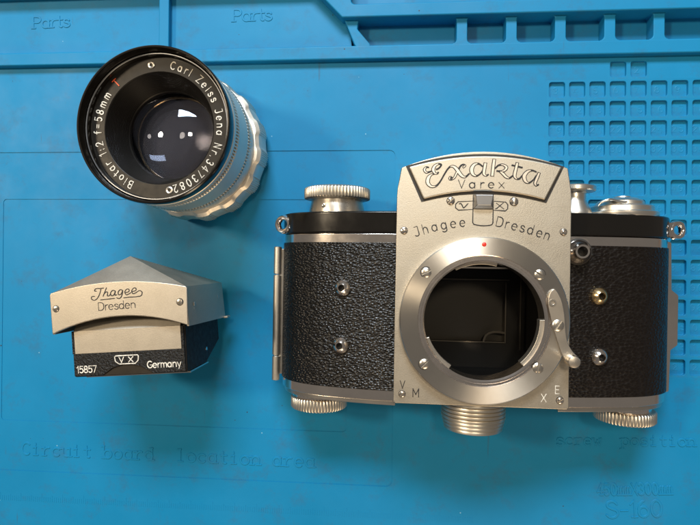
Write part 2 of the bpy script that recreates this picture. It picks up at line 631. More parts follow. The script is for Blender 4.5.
def glyph(mb, ch, o, ang, size, width, z, h, xs=1.0, flare=1.0, slant=0):
    strokes = list(GLYPH[ch][1])
    if SERIF[0]:
        for st in GLYPH[ch][1]:
            for e_, q in ((st[0], st[1]), (st[-1], st[-2])):
                if abs(q[0] - e_[0]) < .35 * abs(q[1] - e_[1]) and min(abs(e_[1] - v) for v in (0, .66, 1, -.32)) < .02 and st[0] != st[-1]:
                    if e_[1] > .5:
                        strokes.append([(e_[0] - .16, e_[1] - .03), (e_[0] + .02, e_[1])])
                    else:
                        strokes.append([(e_[0] - .14, e_[1]), (e_[0] + .14, e_[1])])
    for st in strokes:
        pts = []
        for x, y in st:
            x = (x + slant * y) * xs * size
            y = y * size
            pts.append((o[0] + x * cos(ang) - y * sin(ang), o[1] + x * sin(ang) + y * cos(ang)))
        ribbon(mb, pts, width, z, h, flare)


def adv(ch, size, xs):
    return GLYPH[ch][0] * size * xs


def text_line(mb, s, p0, p1, size, width, z, h, flare=1.0, mono=False, slant=0, xs=None):
    """Letters from p0 to p1 along a straight baseline, stretched to fill it."""
    L = math.hypot(p1[0] - p0[0], p1[1] - p0[1])
    ang = math.atan2(p1[1] - p0[1], p1[0] - p0[0])
    if mono:
        pitch = L / len(s)
        for i, ch in enumerate(s):
            if ch == ' ':
                continue
            gw = GLYPH[ch][0]
            x_ = xs or min(1.35, pitch * 0.92 / (gw * size))
            d = pitch * (i + 0.5) - gw * size * x_ / 2
            glyph(mb, ch, (p0[0] + d * cos(ang), p0[1] + d * sin(ang)), ang, size, width, z, h, x_, flare)
        return
    tot = sum(adv(c, size, 1) for c in s)
    k = L / tot
    x_ = xs or min(1.25, k)
    gap = (L - tot * x_) / max(1, len(s) - 1)
    d = 0
    for c in s:
        glyph(mb, c, (p0[0] + d * cos(ang), p0[1] + d * sin(ang)), ang, size, width, z, h, x_, flare, slant)
        d += adv(c, size, x_) + gap


def text_arc(mb, s, c, r, a_start, a_end, size, width, z, h, xs=1.0):
    """Letters round a circle, reading clockwise (baseline inside); angles in degrees, falling."""
    tot = sum(adv(ch, size, xs) for ch in s)
    L = R(a_start - a_end) * r
    gap = (L - tot) / max(1, len(s) - 1)
    d = 0
    for ch in s:
        a = R(a_start) - (d + adv(ch, size, xs) / 2) / r
        ang = a - pi / 2
        hw = adv(ch, size, xs) / 2 - .04 * size
        o = (c[0] + r * cos(a) - hw * cos(ang), c[1] + r * sin(a) - hw * sin(ang))
        glyph(mb, ch, o, ang, size, width, z, h, xs)
        d += adv(ch, size, xs) + gap


def at(px, py, h=0.0):
    """The point at height h (mm) over the mat that the photograph shows at that pixel."""
    a, b = (px - 350) / F_PX, (262.5 - py) / F_PX
    x, y, z = a * cos(TILT) - sin(TILT), b, -a * sin(TILT) - cos(TILT)
    k = (CAM_H - h) / -z
    return x * k, y * k


# ================================================================== SETTING
tb = MB().box(-900, 900, -600, 700, -46, -6.2).build('tabletop', M_table, bevel=2)
tb['kind'] = 'structure'

# ------------------------------------------------------------------ the repair mat
MAT_R = R(-0.6)
mroot = empty('repair_mat', (0, 0, 0), MAT_R, 'blue silicone repair mat with numbered cells lying under everything', 'mat')


def ml(px, py, h=0.0):
    x, y = at(px, py, h)
    return x * cos(MAT_R) + y * sin(MAT_R), -x * sin(MAT_R) + y * cos(MAT_R)


X0, X1, Y0, Y1 = -205.0, 245.0, -150.0, 150.0
MB().prism(rrect(X0, X1, Y0, Y1, 6), -6, -3).build('base_sheet', M_mat, mroot, bevel=0.6)
BAR_Y0 = ml(350, 62)[1]
BAR_Y1 = ml(350, 45.5, 3.3)[1]
# numbered cells
PITCH, NX, NY = 8.3, 8, 15
gx0 = ml(557, 89)[0] - PITCH / 2 + 0.05
gy1 = ml(618, 69.2)[1] - PITCH / 2
gx1, gy0 = gx0 + NX * PITCH, gy1 - NY * PITCH
xa, xb = gx0 + 3 * PITCH, gx0 + 5 * PITCH
grid_hole = [(gx0, gy0), (gx1, gy0), (gx1, gy1), (xb, gy1), (xb, gy1 + PITCH), (xa, gy1 + PITCH), (xa, gy1), (gx0, gy1)]
ox1, oy1 = ml(395.5, 150)
oy0 = ml(300, 483)[1]
outer_area = rrect(-197, ox1, oy0, oy1, 2.5)
ix0, iy1 = ml(3, 199)
ix1, iy0 = ml(346, 432.5)
inner_area = rrect(ix0, ix1, iy0, iy1, 1.6)
holed('main_sheet', rrect(X0, X1, Y0, BAR_Y0 + 1, 5), [grid_hole, outer_area], 0, -3.2, M_mat, mroot, hole_z=[-1.6, -0.6])
holed('board_area', rrect(-198, ox1 + 1, oy0 - 1, oy1 + 1, 2.5), [inner_area], -0.28, -3.2, M_mat, mroot, hole_z=[-1.2])
MB().prism(rrect(ix0 - 1, ix1 + 1, iy0 - 1, iy1 + 1, 1.6), -3.2, -0.5).build('board_area_centre', M_mat, mroot)


def make_cell():
    hp = PITCH / 2
    sq = [(hp, hp), (-hp, hp), (-hp, -hp), (hp, -hp)]
    bm = bmesh.new()

    def ring(pts, z):
        return [bm.verts.new((x * S, y * S, z * S)) for x, y in pts]
    loops = [ring(rrect(-a, a, -a, a, r, 3), z) for a, r, z in ((3.40, 1.1, 0), (3.28, 1.0, -0.12), (3.2, 0.9, -1.3), (3.05, 0.75, -1.45))]
    o = ring(sq, 0)
    oe = [bm.edges.new((o[i], o[(i + 1) % 4])) for i in range(4)]
    n = len(loops[0])
    ie = [bm.edges.new((loops[0][i], loops[0][(i + 1) % n])) for i in range(n)]
    bmesh.ops.triangle_fill(bm, use_beauty=True, edges=oe + ie, normal=(0, 0, 1))
    for k in range(3):
        for i in range(n):
            j = (i + 1) % n
            bm.faces.new((loops[k][i], loops[k][j], loops[k + 1][j], loops[k + 1][i]))
    bm.faces.new(loops[3])
    bmesh.ops.recalc_face_normals(bm, faces=bm.faces)
    if sum(f.normal.z for f in bm.faces) < 0:
        bmesh.ops.reverse_faces(bm, faces=bm.faces)
    me = bpy.data.meshes.new('cell')
    bm.to_mesh(me)
    bm.free()
    return me


cell_me = make_cell()
num = 0
for r_ in range(-1, NY):
    for c_ in range(NX):
        if r_ < 0 and c_ not in (3, 4):
            continue
        num += 1
        x, y = gx0 + (c_ + .5) * PITCH, gy1 - (r_ + .5) * PITCH
        if cell_me.users == 0:
            cell = link('cell', cell_me, M_mat, mroot, (x, y, 0))
        else:
            cell = bpy.data.objects.new('cell', cell_me)
            col.objects.link(cell)
            cell.parent = mroot
            cell.location = (x * S, y * S, 0)
        t = MB()
        s_ = str(num)
        wd = 1.25 * len(s_)
        text_line(t, s_, (-wd, -1.35), (wd, -1.35), 2.6, 0.34, -1.46, 0.045, 1.7)
        t.build('numeral', M_mat, cell)

# raised rim between the main field and the parts trays
MB().prism([(X0 + .5, BAR_Y0), (X1 - .5, BAR_Y0), (X1 - .5, BAR_Y1), (X0 + .5, BAR_Y1)], -3.1, 3.3).build('rim_bar', M_mat, mroot, bevel=0.7, seg=3)
# upper ledge with a slanted end
e1, e2 = ml(342, 16, 6.3), ml(700, 9.6, 6.3)
ly = (e1[1] + e2[1]) / 2
sl = ml(326, 0, 6.3)
dx, dy = sl[0] - e1[0], sl[1] - e1[1]
k_ = (Y1 - 2 - ly) / dy
rec = rrect(ml(351, 0, 6.3)[0], X1 - 14, ml(400, 2.5, 6.3)[1], Y1 - 10, 2)
holed('upper_ledge', [(e1[0], ly), (X1 - .6, ly), (X1 - .6, Y1 - .6), (e1[0] + dx * k_, Y1 - .6)], [rec], 6.3, -3.1, M_mat, mroot, bevel=0.7, hole_z=[1.0])
MB().prism(rrect(rec[4][0] - 1, X1 - 13, ml(400, 2.5, 6.3)[1] - 1, Y1 - 9, 2), -3.1, 1.2).build('ledge_tray_floor', M_mat, mroot)
# floors of the two parts trays on the left
xe = ml(352, 44, 0)[0]
MB().prism([(X0 + 1, BAR_Y1 - 1), (xe, BAR_Y1 - 1), (e1[0] + 3, ly), (e1[0] + dx * k_ + 3, Y1 - 1), (X0 + 1, Y1 - 1)], -3.1, 0.0).build('tray_floor', M_mat, mroot)
# back wall of the trays, out of the frame
yw = ml(100, -9, 6.3)[1]
MB().prism([(X0 + .5, yw), (e1[0] + dx * (yw - ly) / dy + 1, yw), (e1[0] + dx * k_ + 1, Y1 - .7), (X0 + .5, Y1 - .7)], -3.05, 6.25).build('tray_back_wall', M_mat, mroot, bevel=0.7)
d0, d1 = ml(158.6, 30, 3.3)[0], ml(168.6, 30, 3.3)[0]
MB().prism([(d0, BAR_Y1 - 1.5), (d1, BAR_Y1 - 1.5), (d1, Y1 - 2), (d0, Y1 - 2)], -3.05, 3.22).build('divider', M_mat, mroot, bevel=0.5, seg=3)
# slanted divider and its stub
a_, b_, c_, d_ = ml(344, 17, 3.3), ml(354, 43.5, 3.3), ml(371, 45, 3.3), ml(357.5, 29, 3.3)
MB().prism([(a_[0], ly + .8), (b_[0], b_[1]), (b_[0] + 1, BAR_Y1 - 1), (c_[0], BAR_Y1 - 1), (c_[0] - .6, BAR_Y1 + .8), (d_[0], d_[1]), (d_[0] + .6, ly + .8)], -3.05, 3.24).build('slanted_divider', M_mat, mroot, bevel=0.5, seg=3)
for px in (462, 511.5, 560.5, 610, 659.3):
    cx_ = ml(px, 30, 3.3)[0]
    hw, fl = 2.25, 1.7
    pts = []
    for sx, ys in ((1, 1), (-1, -1)):
        pass
    yb, yt = BAR_Y1, ly
    prof = [(hw + fl, yb - 1)] + [(hw + fl - fl * sin(R(t)), yb + fl - fl * cos(R(t))) for t in (0, 30, 60, 90)]
    prof += [(hw + 1.0 - 1.0 * cos(R(t)), yt - 1.0 + 1.0 * sin(R(t))) for t in (0, 30, 60, 90)] + [(hw + 1.0, yt + .8)]
    pts = [(cx_ + x, y) for x, y in prof] + [(cx_ - x, y) for x, y in prof[::-1]]
    MB().prism(pts, -3.05, 3.24).build('divider', M_mat, mroot, bevel=0.35, seg=3)

# moulded lettering
def emboss(name, s, pa, pb, size, width, z, **kw):
    t = MB()
    SERIF[0] = True
    text_line(t, s, ml(*pa), ml(*pb), size, width, z, 0.24, 1.5, **kw)
    SERIF[0] = False
    return t.build(name, M_mat, mroot)


emboss('moulded_text', 'Circuit board  location area', (21, 454.5), (316, 467.5), 5.4, 0.68, -0.29, mono=True)
emboss('moulded_text', 'screw  position', (556, 445), (697, 446), 4.3, 0.62, -0.01, mono=True)
emboss('moulded_text', '450mmX300mm', (597, 495), (673, 494), 4.6, 0.75, -0.01, mono=True)
emboss('moulded_text', 'S-160', (606, 517.5), (664, 516.5), 6.8, 0.75, -0.01)
emboss('moulded_text', 'Parts', (33, 28.5), (71, 26.5), 5.2, 0.66, -0.01)
emboss('moulded_text', 'Parts', (233, 21.5), (273, 20), 5.2, 0.66, -0.01)
t = MB()
ra, rb = ml(0, 516), ml(420, 527)
for i in range(-10, 215):
    x = ra[0] + i
    hgt = 3.6 if i % 10 == 0 else (2.9 if i % 5 == 0 else 2.1)
    yy = -111.0
    t.box(x - .16, x + .16, yy, yy + hgt, -0.01, 0.07)
tk = t.build('ruler_ticks', M_mat, mroot)
tk['kind'] = 'stuff'

# ================================================================== generic small parts
def screw(parent, x, y, z, r, ang=0.0, m=M_steel, name='screw', dome=0.35):
    """Slotted round-head screw: two half heads over a slot floor."""
    b = MB()
    sw = r * 0.16
    n = 12
    for s in (1, -1):
        base = []
        a0 = math.asin(sw / r)
        for i in range(n + 1):
            a = a0 + (pi - 2 * a0) * i / n
            base.append((cos(a), sin(a)))
        loops = []
        for rr, zz in ((1.0, -0.3), (1.0, dome * .5 * r), (0.82, dome * .9 * r), (0.45, dome * 1.1 * r)):
            l = []
            for cx_, sy_ in base:
                px, py = cx_ * r * rr, max(sy_ * r * rr, sw)
                py *= s
                l.append((px, py, zz))
            loops.append(l)
        b.loft(loops)
    b.lathe([(0.02, -.2), (r * .97, -.2), (r * .97, dome * r * .05), (0.02, dome * r * .05)], 20)
    so = b.build(name, m, parent, (x, y, z), rot=(0, 0, ang), sharp=28)
    if parent.parent is None:
        MB().lathe([(r * 1.16, .07), (r * 1.1, .085), (r * .99, .085)], 24).build('screw_recess', M_groove, so)
    return so


def knurled(n, depth):
    return lambda a, k: 1 - depth * (0.5 - 0.5 * cos(n * a)) ** 0.7


# ================================================================== CAMERA BODY
cx, cy = at(484, 321, 50)
CR = R(-1.0)
K = empty('film_camera', (cx, cy, 0), CR, 'silver and black vintage film camera body with open lens mount, lying on its back', 'camera')
K.location.z = 0.0
ZP = 46.0      # height of the front plate


def arc_pts(x0, y0, x1, y1, sag, n=16):
    """Points from (x0,y0) to (x1,y1) bulging by sag to +y."""
    out = []
    for i in range(n + 1):
        t = i / n
        out.append((x0 + (x1 - x0) * t, y0 + (y1 - y0) * t + sag * 4 * t * (1 - t)))
    return out


outline = rrect(-29.8, 29.4, -29.7, 20, 0.6)[10:20]
outline = [(-29.75, -29.1), (-29.2, -29.7), (28.8, -29.7), (29.4, -29.1), (29.25, 0), (29.1, 42.5), (28.9, 45), (27.8, 51.6), (27.2, 52.2)]
outline += arc_pts(27.0, 52.3, -27.6, 52.3, 5.3)[1:-1] + [(-27.8, 52.2), (-28.4, 51.6), (-29.5, 45), (-29.7, 42.5), (-29.8, 0)]
fp = holed('front_plate', outline, [circle(0, 0, 21.5, 72)], ZP, ZP - 3, M_plate, K, bevel=0.45)
fp['label'] = 'warm satin chrome front plate with engraved names'
# mirror housing under the plate
hb = MB()
ol = [(x * 0.988, y * 0.985) for x, y in outline]
hb.prism(ol, 0.3, ZP - 2.2, cap0=True, cap1=False)
hb.build('mirror_housing', M_steel, K)

# wings
wing = [(29.0, 36.5), (40, 35.3), (52, 33.2), (60, 31), (66, 28), (70.5, 24.3), (73.6, 19.5), (75.2, 14), (75.2, 7), (73, 2.2), (68, 0.3), (29.0, 0.3)]


def off(pts, d):
    """Shift the wing's outline outwards by d (mm) along its normals."""
    out = []
    for i, p in enumerate(pts):
        a = pts[max(0, i - 1)]
        b = pts[min(len(pts) - 1, i + 1)]
        tx, tz = b[0] - a[0], b[1] - a[1]
        l = math.hypot(tx, tz)
        out.append((p[0] - tz / l * d, p[1] + tx / l * d))
    out[0] = (pts[0][0], pts[0][1] + d)
    return out


wing_s = smooth(wing[:10], 3) + wing[10:]


def wing_layer(name, m, s, y0, y1, d, bevel=0.3, upto=None, thick=None, mid=None):
    if thick is None:
        pts = off(wing_s, -d)
        pts[-1] = (pts[-1][0], 0.3)
        pts[-2] = (pts[-2][0], 0.3)
    else:
        front = wing_s[:upto]
        pts = off(front, -d) if False else [(p[0], p[1]) for p in off(front, -d)]
        inner = [(p[0], p[1]) for p in off(front, -(d - thick))]
        pts = pts + inner[::-1]
    b = MB()
    ys = [y0, y1] if mid is None else [y0] + mid + [y1]
    b.loft([[(s * x, y, z) for x, z in pts] for y in ys])
    return b.build(name, m, K, bevel=bevel)


# off() with negative d above moves outwards for this point order
for s, lm, lab in ((-1, M_leatherL, 'black pebbled leather with raised shiny grain'), (1, M_leatherR, 'black leather with soft worn grain')):
    wing_layer('body_shell', M_chrome, s, -31.6, 29.7, -0.0, 0.4)
    lp = wing_layer('leather_panel', lm, s, -27.9, 26.3, -0.45, 0.25, 24, -0.9)
    lp['label'] = lab
    wing_layer('top_cover', M_black, s, 29.75, 37.9, -0.55, 0.7)
    wing_layer('base_plate', M_steel, s, -33.4, -31.65, 0.9, 0.3)

# name plate on the finder hood
def trap(e):
    top = arc_pts(-25.9 - e, 52.1 + e * .4, 25.5 + e, 52.1 + e * .4, 3.8 + e * .45)
    bot = arc_pts(20.1 + e * .7, 41.0 - e, -20.6 - e * .7, 41.0 - e, 2.9)
    return (top + bot)[::-1]


MB().prism(trap(0.95), ZP - 1, ZP + 0.06).build('hood_groove', M_groove, K)
nm = MB().prism(trap(0), ZP - 1, ZP + 1.15).build('hood_name_plate', M_plate, K, bevel=0.55, seg=3)
nm['label'] = 'raised satin plate with outlined script lettering'


def ex(x, y):
    """Tracing grid of the script name (tenths of photo pixels) to mm on the name plate."""
    px, py = 418 + x / 10, 155 + y / 10
    return -20.4 + (px - 425) * .334, 53.45 - (py - 162) * .337 + (px - 425) * .004


STROKES = [
    [(228, 112, 6), (236, 92, 10), (212, 84, 10), (175, 100, 22), (156, 140, 30), (172, 176, 18), (196, 182, 10), (208, 170, 6)],   # E, upper bowl
    [(228, 112, 6), (210, 130, 8), (190, 138, 6)],
    [(108, 118, 5), (86, 116, 10), (66, 140, 20), (84, 168, 14), (118, 164, 8), (150, 150, 5)],                                       # E, left curl
    [(178, 184, 5), (140, 190, 14), (108, 225, 32), (104, 275, 34), (140, 312, 20), (190, 306, 10), (232, 258, 6), (272, 186, 6), (312, 126, 8), (346, 108, 16), (380, 124, 28), (414, 166, 32), (446, 205, 26), (482, 218, 12), (520, 186, 5)],
    [(462, 118, 14), (478, 104, 12), (460, 92, 8), (434, 106, 8), (412, 142, 10), (390, 186, 18), (372, 222, 16), (346, 242, 10), (324, 238, 12), (328, 218, 12), (346, 222, 6)],   # x, second stroke
    [(650, 110, 6), (615, 86, 8), (572, 92, 24), (544, 138, 36), (556, 188, 28), (594, 208, 10), (636, 182, 5), (662, 140, 5)],       # a
    [(680, 88, 26), (672, 140, 28), (668, 186, 26), (690, 206, 12), (712, 196, 5)],
    [(768, 52, 26), (760, 120, 28), (752, 200, 28)],                                                                                   # k
    [(782, 132, 5), (812, 104, 8), (856, 98, 14), (892, 124, 24), (872, 156, 20), (830, 164, 8), (800, 160, 8)],
    [(822, 162, 8), (856, 186, 24), (890, 220, 22), (924, 232, 10), (956, 208, 5)],
    [(998, 88, 24), (984, 150, 28), (974, 206, 28), (990, 238, 14), (1022, 240, 8), (1046, 212, 5)],                                   # t
    [(950, 104, 8), (998, 116, 8), (1046, 128, 8)],
    [(1186, 172, 6), (1148, 158, 8), (1104, 168, 24), (1070, 212, 36), (1082, 262, 28), (1116, 282, 10), (1156, 256, 5), (1188, 212, 5)],   # a
    [(1214, 190, 22), (1194, 240, 26), (1178, 284, 24), (1190, 308, 12), (1212, 300, 5)],
]
dk, lt = MB(), MB()
for st in STROKES:
    pts = smooth(st, 5)
    ribbon(dk, [(*ex(x, y), (w_ + 11) * .0335) for x, y, w_ in pts], None, ZP + 1.14, 0.05)
    seg = []
    for x, y, w_ in pts + [(0, 0, 0)]:
        if w_ > 11:
            seg.append((*ex(x, y), (w_ - 6) * .0335))
        else:
            if len(seg) > 1:
                ribbon(lt, seg, None, ZP + 1.14, 0.15)
            seg = []
nt_ = dk.build('script_outline', M_engrave, nm)
lt.build('script_fill', M_letter, nm)
t = MB()
text_line(t, 'Varex', (ex(412, 330)), (ex(880, 332)), 2.8, 0.38, ZP + 1.14, 0.06)
t.build('engraved_name', M_engrave, nm)

# viewfinder release window with slider
t = MB()
for pts in ([(-3.7, 40.6), (-8.8, 40.3), (-9.6, 39.4), (-9.6, 38.2), (-8.6, 37.4), (-3.7, 37.7)],
            [(3.1, 40.6), (7.3, 40.3), (8.0, 39.4), (7.9, 38.0), (7.2, 37.3), (3.1, 37.5)]):
    ribbon(t, pts, 0.34, ZP, 0.05)
ribbon(t, [(-3.7, 43), (-3.7, 33.2), (-3.3, 32.6)] + [(x, 32.6 - .45 * (1 - (x / 3.3) ** 2)) for x in (-2, -1, 0, 1, 2)] + [(2.8, 32.6), (3.1, 33.2), (3.1, 43)], 0.36, ZP, 0.05)
ribbon(t, smooth([(-8.4, 39.6), (-7.8, 39.7), (-7.3, 38.9), (-6.9, 38.2), (-6.4, 38.6), (-5.4, 39.7)], 3), 0.38, ZP, 0.05)
ribbon(t, [(4.2, 39.9), (6.6, 38.0)], 0.4, ZP, 0.05)
ribbon(t, [(6.4, 40.0), (4.2, 38.0), (3.9, 38.0)], 0.4, ZP, 0.05)
t.build('window_engraving', M_engrave, fp)
sl_ = MB().loft([[(-3.6, 38.0, ZP), (3.0, 38.0, ZP), (3.0, 42.7, ZP), (-3.6, 42.7, ZP)],
                 [(-3.6, 38.0, ZP + 1.2), (3.0, 38.0, ZP + 1.2), (3.0, 42.7, ZP + 1.2), (-3.6, 42.7, ZP + 1.2)],
                 [(-2.6, 39.0, ZP + 2.6), (2.0, 39.0, ZP + 2.6), (2.6, 42.4, ZP + 2.9), (-3.2, 42.4, ZP + 2.9)]]).build('finder_release_slider', M_slider, K, bevel=0.2)

# engraved maker and town, letter by letter along a curved baseline
t = MB()


def pl(px, py, h):
    x, y = at(px, py, h)
    x, y = x - cx, y - cy
    return x * cos(CR) + y * sin(CR), -x * sin(CR) + y * cos(CR)


def along(s, pts, size, width):
    """One letter per given foot point (crop of 408,215 at 4.605 per pixel), turned to the run of the feet."""
    q = [pl(408 + a / 4.605, 215 + b / 4.605, ZP) for a, b in pts]
    for i, ch in enumerate(s):
        a, b = q[max(0, i - 1)], q[min(len(q) - 1, i + 1)]
        glyph(t, ch, q[i], math.atan2(b[1] - a[1], b[0] - a[0]), size, width, ZP, 0.05, 1.0)


along('Jhagee', [(33, 100), (72, 88), (113, 77), (155, 67), (198, 60), (240, 55)], 3.25, 0.36)
along('Dresden', [(402, 50), (444, 59), (474, 66), (512, 75), (546, 84), (588, 97), (622, 108)], 3.25, 0.36)
t.build('engraved_name', M_engrave, fp)
t = MB()
glyph(t, 'V', (-27.5, -24.4), 0, 2.5, 0.42, ZP, 0.05)
glyph(t, 'M', (-23.2, -27.2), 0, 2.7, 0.46, ZP, 0.05)
t.build('engraved_letters', M_engrave, fp)
t = MB()
glyph(t, 'E', (24.7, -24.4), 0, 2.6, 0.34, ZP, 0.05)
glyph(t, 'X', (20.2, -27.3), 0, 2.6, 0.34, ZP, 0.05)
eX = t.build('engraved_letters', M_white, fp)
for (x, y, rr, an) in ((-27.1, 30.2, 1.15, .3), (-11.3, 40.6, 1.25, .8), (10.0, 40.5, 1.3, 1.4), (26.6, 30.4, 1.1, .1), (-26.8, -26.4, 1.1, .7), (26.4, -26.6, 1.15, .5)):
    screw(K, x, y, ZP - .05, rr, an, M_chrome, dome=0.7)

# lens mount
b = MB()
b.lathe([(28.2, ZP - .5), (28.2, ZP + 3.5), (27.8, ZP + 4.0), (22.1, ZP + 4.3)], 128)
mount = b.build('lens_mount_ring', M_ring, K, sharp=25)
MB().lathe([(22.1, ZP + 4.3), (21.9, ZP + 3.9), (21.2, ZP + 3.9), (21.0, ZP + 4.1), (20.4, ZP + 4.1), (19.9, ZP + 3.6), (19.9, ZP - 4), (20.6, ZP - 5)], 128).build('throat_ring', M_chrome, K, sharp=30)


def arc_block(a0, a1, r0, r1, z0, z1, name, m):
    n = 18
    A0 = [R(a0 + (a1 - a0) * i / n) for i in range(n + 1)]
    o = [(r1 * cos(a), r1 * sin(a)) for a in A0] + [(r0 * cos(a), r0 * sin(a)) for a in A0[::-1]]
    return MB().prism(o, z0, z1).build(name, m, K, bevel=0.15)


arc_block(-48, 2, 18.6, 20.3, ZP - 1.0, ZP + 2.6, 'bayonet_lug', M_knurl)
arc_block(75, 118, 18.9, 20.3, ZP - 3.5, ZP - 1.2, 'bayonet_lug', M_knurl)
arc_block(200, 238, 18.9, 20.3, ZP - 3.0, ZP - 0.6, 'bayonet_lug', M_steel)
for (x, y, an) in ((-19.5, 15.9, .45), (17.9, 15.9, -.6), (-19.6, -15.0, .8), (17.8, -15.1, 1.5)):
    screw(K, x, y, ZP + 4.05, 1.75, an, M_steel, dome=0.35)
MB().lathe([(.02, .35), (.5, .3), (.75, .1), (.75, -.2)], 16).build('index_dot', M_red, K, (-.4, 25.6, ZP + 4.05))

# bayonet catch lever
cl = [pl(a, b, ZP + 5.5) for a, b in ((551, 292), (554.5, 289), (558.5, 293), (562.5, 302), (565, 315), (566, 330), (568, 342), (573, 351.5), (579, 358), (580, 364), (575, 367.5), (569, 365), (563, 356), (559, 345), (555.3, 333), (551.3, 318), (548.8, 306), (548.8, 298))]
cl = smooth(cl + [cl[0]], 3)[:-1]
lev = MB().prism(cl[::-1], ZP + 4.35, ZP + 5.1).build('catch_lever', M_lever, K, bevel=0.2, seg=2)
lsx, lsy = pl(558.5, 325.5, ZP + 5.6)
screw(lev, lsx, lsy, ZP + 5.05, 1.9, 1.0, M_steel, dome=0.3)
lpx, lpy = pl(575, 362.5, ZP + 8.9)
MB().lathe([(2.0, 4.2), (2.0, 8.2), (1.8, 8.6), (1.1, 8.8), (.02, 8.85)], 32).build('lever_pin', M_lever, lev, (lpx, lpy, ZP))
lrx, lry = pl(553, 303, ZP + 5.6)
MB().lathe([(1.2, 5.0), (1.2, 5.35), (.6, 5.35), (.5, 5.0)], 20).build('rivet', M_steel, lev, (lrx, lry, ZP))

# mirror chamber
b = MB()
for x0, x1, y0, y1 in ((-23, -21.8, -22, 24), (21.8, 23, -22, 24), (-23, 23, -23, -21.8), (-23, 23, 23.4, 24.4)):
    b.box(x0, x1, y0, y1, 4, ZP - 2.9)
b.build('mirror_chamber', M_chamber, K)
fr = holed('film_gate', rrect(-22.5, 22.5, -22.5, 24, 1), [rrect(-18, 14.2, -11.5, 12.2, .6)], 17, 15.5, M_chamber, K, bevel=.2)
MB().box(-20, 20, -16, 16, 12, 13).build('shutter_curtain', M_curtain, K)
MB().box(-20, 15.2, 12.6, 13.1, 17.0, 17.5).build('gate_rail', M_dim, K)
MB().box(-18.6, 15.0, 17.4, 18.0, 33.0, 33.8).build('mirror_hinge_bar', M_steel, K)
b = MB()
ribbon(b, smooth([(5.6, -11.4), (6.4, -9.2), (8.4, -7.9), (11, -7.6), (13.6, -8)], 5), .8, 17, .5)
b.build('curtain_spring', M_dim, K)
MB().box(13.7, 14.15, -11.4, 12.0, 17.0, 17.5).build('gate_rail', M_dim, K)
MB().box(-18, 14.15, -11.95, -11.5, 17.0, 17.6).build('gate_rail', M_dim, K)
MB().box(18.6, 19.0, -14, 17, 20, 21).build('chamber_rib', M_dim, K)

# flash sockets
def socket(x, y, z, m, tilt, rr=3.05):
    o = MB().lathe([(rr, -.6), (rr, .25), (rr * .93, .6), (rr * .62, 1.5), (rr * .50, 1.75), (rr * .40, 1.7), (rr * .37, 1.3), (rr * .37, -.5), (.02, -.5)], 40)
    o = o.build('flash_socket', m, K, (x, y, z), rot=(0, tilt, 0), sharp=24)
    MB().lathe([(.02, .1), (rr * .36, .1)], 20).build('socket_hole', M_chamber, o)
    return o


def wz(x):
    x = abs(x)
    for (xa_, za), (xb_, zb) in zip(wing[:-1], wing[1:]):
        if xa_ <= x <= xb_:
            return za + (zb - za) * (x - xa_) / (xb_ - xa_)
    return 20


socket(-49.2, 9.3, wz(49.2) + 1.15, M_chrome, R(-10))
socket(-49.6, -12.1, wz(49.6) + 1.15, M_chrome, R(-10))
br = socket(42.7, 8.4, wz(42.7) + 1.15, M_brass, R(8))
br['label'] = 'brass coloured flash socket'
socket(43.1, -13.2, wz(43.1) + 1.15, M_chrome, R(8))
# sync terminal beside the plate
MB().prism(rrect(29.6, 38.6, 20.0, 29.2, 2.2), 33, 37.4).build('terminal_base', M_chrome, K, bevel=.4)
tm = MB().lathe([(4.2, 36.9), (4.2, 38.4), (3.9, 39.2), (3.0, 40.2), (2.5, 41.2), (2.4, 42.2), (1.75, 42.2), (1.6, 41.6), (1.6, 38.4)], 48).build('sync_terminal', M_chrome, K, (34.4, 24.0, 0), sharp=24)
MB().lathe([(.02, 38.6), (1.65, 38.6)], 24).build('socket_hole', M_chamber, tm)
MB().lathe([(4.75, 37.0), (4.75, 37.6), (4.2, 37.7)], 40).build('terminal_washer', M_groove, K, (34.4, 24.0, 0))

# rewind knob, top left
ZC = 18.5
kb = MB().lathe([(11.2, 38), (11.2, 39.2), (10.4, 42.4), (10.2, 43.6)], 64, 'y', (-53.4, 0, ZC)).build('rewind_knob_base', M_steel, K)
screw(kb, -57.4, 40.4, ZC + 10.2, .9, .3, M_chrome)
kn = MB().lathe([(.02, 43.5), (11.4, 43.5), (13.0, 43.9), (13.2, 44.2), (13.2, 47.6), (12.9, 48.1), (11.6, 48.5), (.02, 48.5)], 62 * 8, 'y', (-53.4, 0, ZC),
                rf=lambda a, k: (1 - .035 * (0.5 - 0.5 * cos(62 * a)) ** 1.5) if 2 <= k <= 5 else 1).build('rewind_knob', M_knurl, K, sharp=50)
# speed dial, top right behind the hood
MB().lathe([(.02, 36), (6.4, 36), (6.4, 38.4), (6.2, 39.4), (4.6, 42.8), (4.2, 43.6), (4.2, 46.2), (4.5, 46.6), (7.2, 46.9), (7.6, 47.3), (7.6, 48.6), (7.2, 49.0), (.02, 49.2)], 64, 'y', (37.2, 0, 24)).build('speed_dial', M_alu, K, sharp=30)
